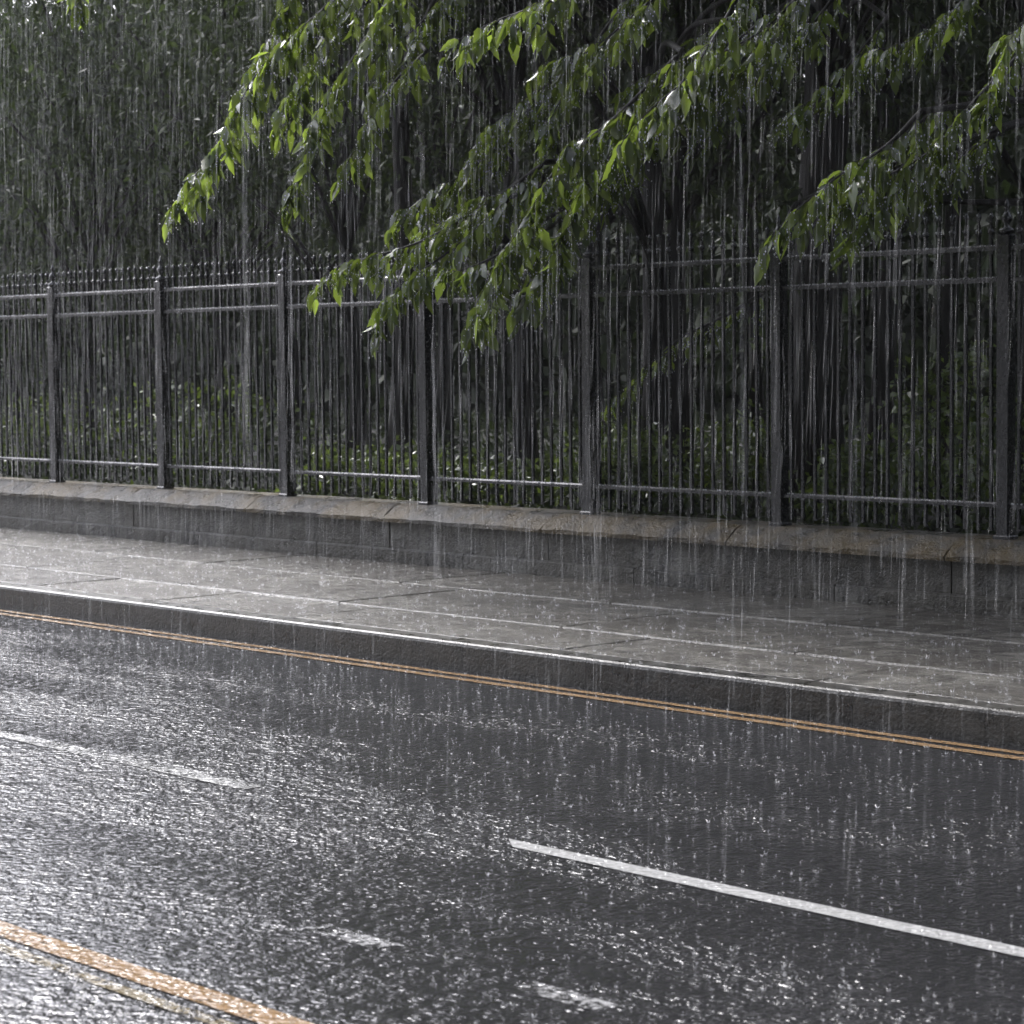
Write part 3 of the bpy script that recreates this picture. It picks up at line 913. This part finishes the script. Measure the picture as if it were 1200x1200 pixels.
# ------------------------------------------------------------------ unseen trees added behind the viewpoint to cut the light from the near side
def shade_tree(x, y, label):
    base = Vector((x, y, -0.05))
    t = empty("tree", base); tag(t, label, "tree", "unseen trees added on the near side for shade")
    P, cl = crown_points((x, y + 1.5, 7.6), (4.8, 6.0, 3.4), 480, 36, 0.55, 0.2)
    P[:, 2] = np.maximum(P[:, 2], 4.2)
    V, T = leaves_np(P, 0.30, 0.4, 0.55)
    tag(link("crown", mesh_np("crown", V - np.array(base), T), M_FOL, t), kind="stuff")
    mb = MB().tube([Vector((0.05 * math.sin(z), 0, z)) for z in np.linspace(0, 8.5, 9)], [0.26 * (1.3 if i == 0 else 1) * (1 - 0.09 * i) for i in range(9)], 10)
    for q in cl[::20]:
        e = Vector(q) - base
        a = Vector((0, 0, max(2.4, min(7.5, e.z * 0.7))))
        mb.tube([a, (a + e) / 2 + Vector((0, 0, .3)), e], [0.08, 0.05, 0.01], 5)
    link("trunk", mb.mesh("trunk", True), M_BARK, t)
for x in (-15.0, -7.5, 0.5, 8.5, 16.5):
    shade_tree(x, -5.6 + random.uniform(-.6, .6), "unseen broad leafy tree added on the near side to shade the scene")

# ------------------------------------------------------------------ rain, splashes, pouring water
def streaks(P, L, W, lean):
    n = len(P)
    ax = np.array([lean, 0.0, 1.0]) + rng.normal(size=(n, 3)) * np.array([0.02, 0.02, 0])
    top = P + ax * L[:, None]
    mid = P + ax * (L * 0.3)[:, None]
    an = rng.uniform(0, 6.28, n)
    ring = []
    for k in range(3):
        a = an + k * 2.0944
        ring.append(mid + np.stack([np.cos(a), np.sin(a), np.zeros(n)], 1) * W[:, None])
    V = np.stack([P, *ring, top], 1).reshape(-1, 3)
    T = np.array([[0, 2, 1], [0, 3, 2], [0, 1, 3], [1, 2, 4], [2, 3, 4], [3, 1, 4]])[None] + (np.arange(n) * 5)[:, None, None]
    return V, T.reshape(-1, 3)
n = 215000
RP = np.stack([rng.uniform(-34, 2, n), rng.uniform(4.0, 19, n), rng.uniform(0.25, 8.2, n)], 1)
# the crowns shelter the ground beneath them, so less falls there
keep = rng.uniform(0, 1, n) < np.where((RP[:, 0] > -15) & (RP[:, 1] > 8.5), 0.4, np.where(RP[:, 1] < 8, 0.4, 1.0))
RP = RP[keep]; n = len(RP)
V, T = streaks(RP, rng.uniform(0.08, 0.38, n), rng.uniform(0.0004, 0.0013, n), 0.03)
tag(link("rain", mesh_np("rain", V, T), M_RAIN), "heavy rain falling in slender drops over road and fence", "rain", kind="stuff")

def stream(px, py0, py1, Y, w, label, n=420):
    a, b = at(px, py0, Y), at(px + 3, py1, Y)
    t = rng.uniform(0, 1, n)
    P = np.array(a)[None] * (1 - t)[:, None] + np.array(b)[None] * t[:, None]
    P[:, :2] += rng.normal(0, w * 0.42, (n, 2)) * (0.6 + 0.6 * t)[:, None]
    V, T = streaks(P, rng.uniform(0.08, 0.30, n), rng.uniform(0.001, 0.003, n), 0.0)
    tag(link("water_stream", mesh_np("water_stream", V, T), M_STREAM), label, "water stream", "water pouring from the leaves", "stuff")
stream(286, 110, 560, 10.35, 0.034, "pale column of water pouring from the tip of the long drooping branch")
stream(340, 215, 570, 10.30, 0.014, "thin thread of water dripping from the hanging leaf beside the tallest finial", 160)
stream(603, 60, 600, 10.5, 0.02, "thin thread of water falling through the dense leaf mass", 200)
stream(508, 430, 690, 10.6, 0.022, "pale column of water falling before the post at the low green plants", 220)
stream(697, 500, 900, 8.9, 0.07, "pale column of water falling onto the road below the hanging leaves", 170)
stream(868, 180, 600, 10.6, 0.022, "thin thread of water falling before the dark trunk", 240)
stream(1000, 60, 640, 10.8, 0.018, "thin thread of water falling through the shiny leaves by the dark trunk", 240)

def splash_field(P, hmin, hmax):
    Vs, Ts, nb = [], [], 0
    n = len(P)
    H = rng.uniform(hmin, hmax, n) * rng.choice([0.35, 0.5, 0.7, 1.0, 1.25], n)
    out = []
    for k in range(5):
        a = k * 1.257 + rng.uniform(-.4, .4, n)
        r0 = H * rng.uniform(0.15, 0.4, n); r1 = H * rng.uniform(0.5, 1.1, n)
        h = H * rng.uniform(0.5, 1.2, n)
        da = 0.35
        b0 = P + np.stack([np.cos(a - da) * r0, np.sin(a - da) * r0, np.zeros(n)], 1)
        b1 = P + np.stack([np.cos(a + da) * r0, np.sin(a + da) * r0, np.zeros(n)], 1)
        b2 = P + np.stack([np.cos(a) * r0 * .6, np.sin(a) * r0 * .6, np.zeros(n)], 1)
        t = P + np.stack([np.cos(a) * r1, np.sin(a) * r1, h], 1)
        V = np.stack([b0, b1, b2, t], 1).reshape(-1, 3)
        T = np.array([[0, 1, 3], [1, 2, 3], [2, 0, 3]])[None] + (np.arange(n) * 4)[:, None, None] + nb
        Vs.append(V); Ts.append(T.reshape(-1, 3)); nb += len(V)
    for k in range(2):      # loose drops
        c = P + np.stack([rng.normal(0, 1, n) * H * .9, rng.normal(0, 1, n) * H * .9, H * rng.uniform(0.6, 2.6, n)], 1)
        s_ = rng.uniform(0.0007, 0.0021, n)[:, None]
        O = np.array([[1, 0, -0.5], [-0.5, 0.87, -0.5], [-0.5, -0.87, -0.5], [0, 0, 1.3]])
        V = (c[:, None, :] + O[None] * s_[:, None, :]).reshape(-1, 3)
        T = np.array([[0, 1, 3], [1, 2, 3], [2, 0, 3], [0, 2, 1]])[None] + (np.arange(n) * 4)[:, None, None] + nb
        Vs.append(V); Ts.append(T.reshape(-1, 3)); nb += len(V)
    return np.concatenate(Vs), np.concatenate(Ts)
n = 15000
SP = np.stack([rng.uniform(-26, -1.5, n), rng.uniform(2.3, Y_KERB - 0.02, n), np.full(n, 0.001)], 1)
V, T = splash_field(SP, 0.003, 0.012)
tag(link("road_splashes", mesh_np("road_splashes", V, T), M_SPLASH), "small water crowns splashing up from the road", "splash", kind="stuff")
n = 7500
SP = np.stack([rng.uniform(-28, -3, n), rng.uniform(Y_KERB + 0.02, Y_WALL - 0.02, n), np.full(n, Z_PAVE + 0.003)], 1)
V, T = splash_field(SP, 0.006, 0.018)
tag(link("pavement_splashes", mesh_np("pavement_splashes", V, T), M_SPLASH), "small water crowns splashing up from the pavement", "splash", kind="stuff")

# ------------------------------------------------------------------ haze of fine spray
hz = MB().box(XL - 5, XR + 5, -85, 95, -1.2, 16.5).mesh("haze")
M_HZ, nt, P, out = new_mat("rain_haze")
nt.nodes.remove(P)
pv = N(nt, "ShaderNodeVolumePrincipled")
pv.inputs["Color"].default_value = (0.92, 0.94, 1.0, 1)
pv.inputs["Density"].default_value = 0.0003
pv.inputs["Anisotropy"].default_value = 0.3
nt.links.new(pv.outputs[0], out.inputs["Volume"])
tag(link("haze", hz, M_HZ), "pale haze of rain spray in the air", "haze", kind="stuff")
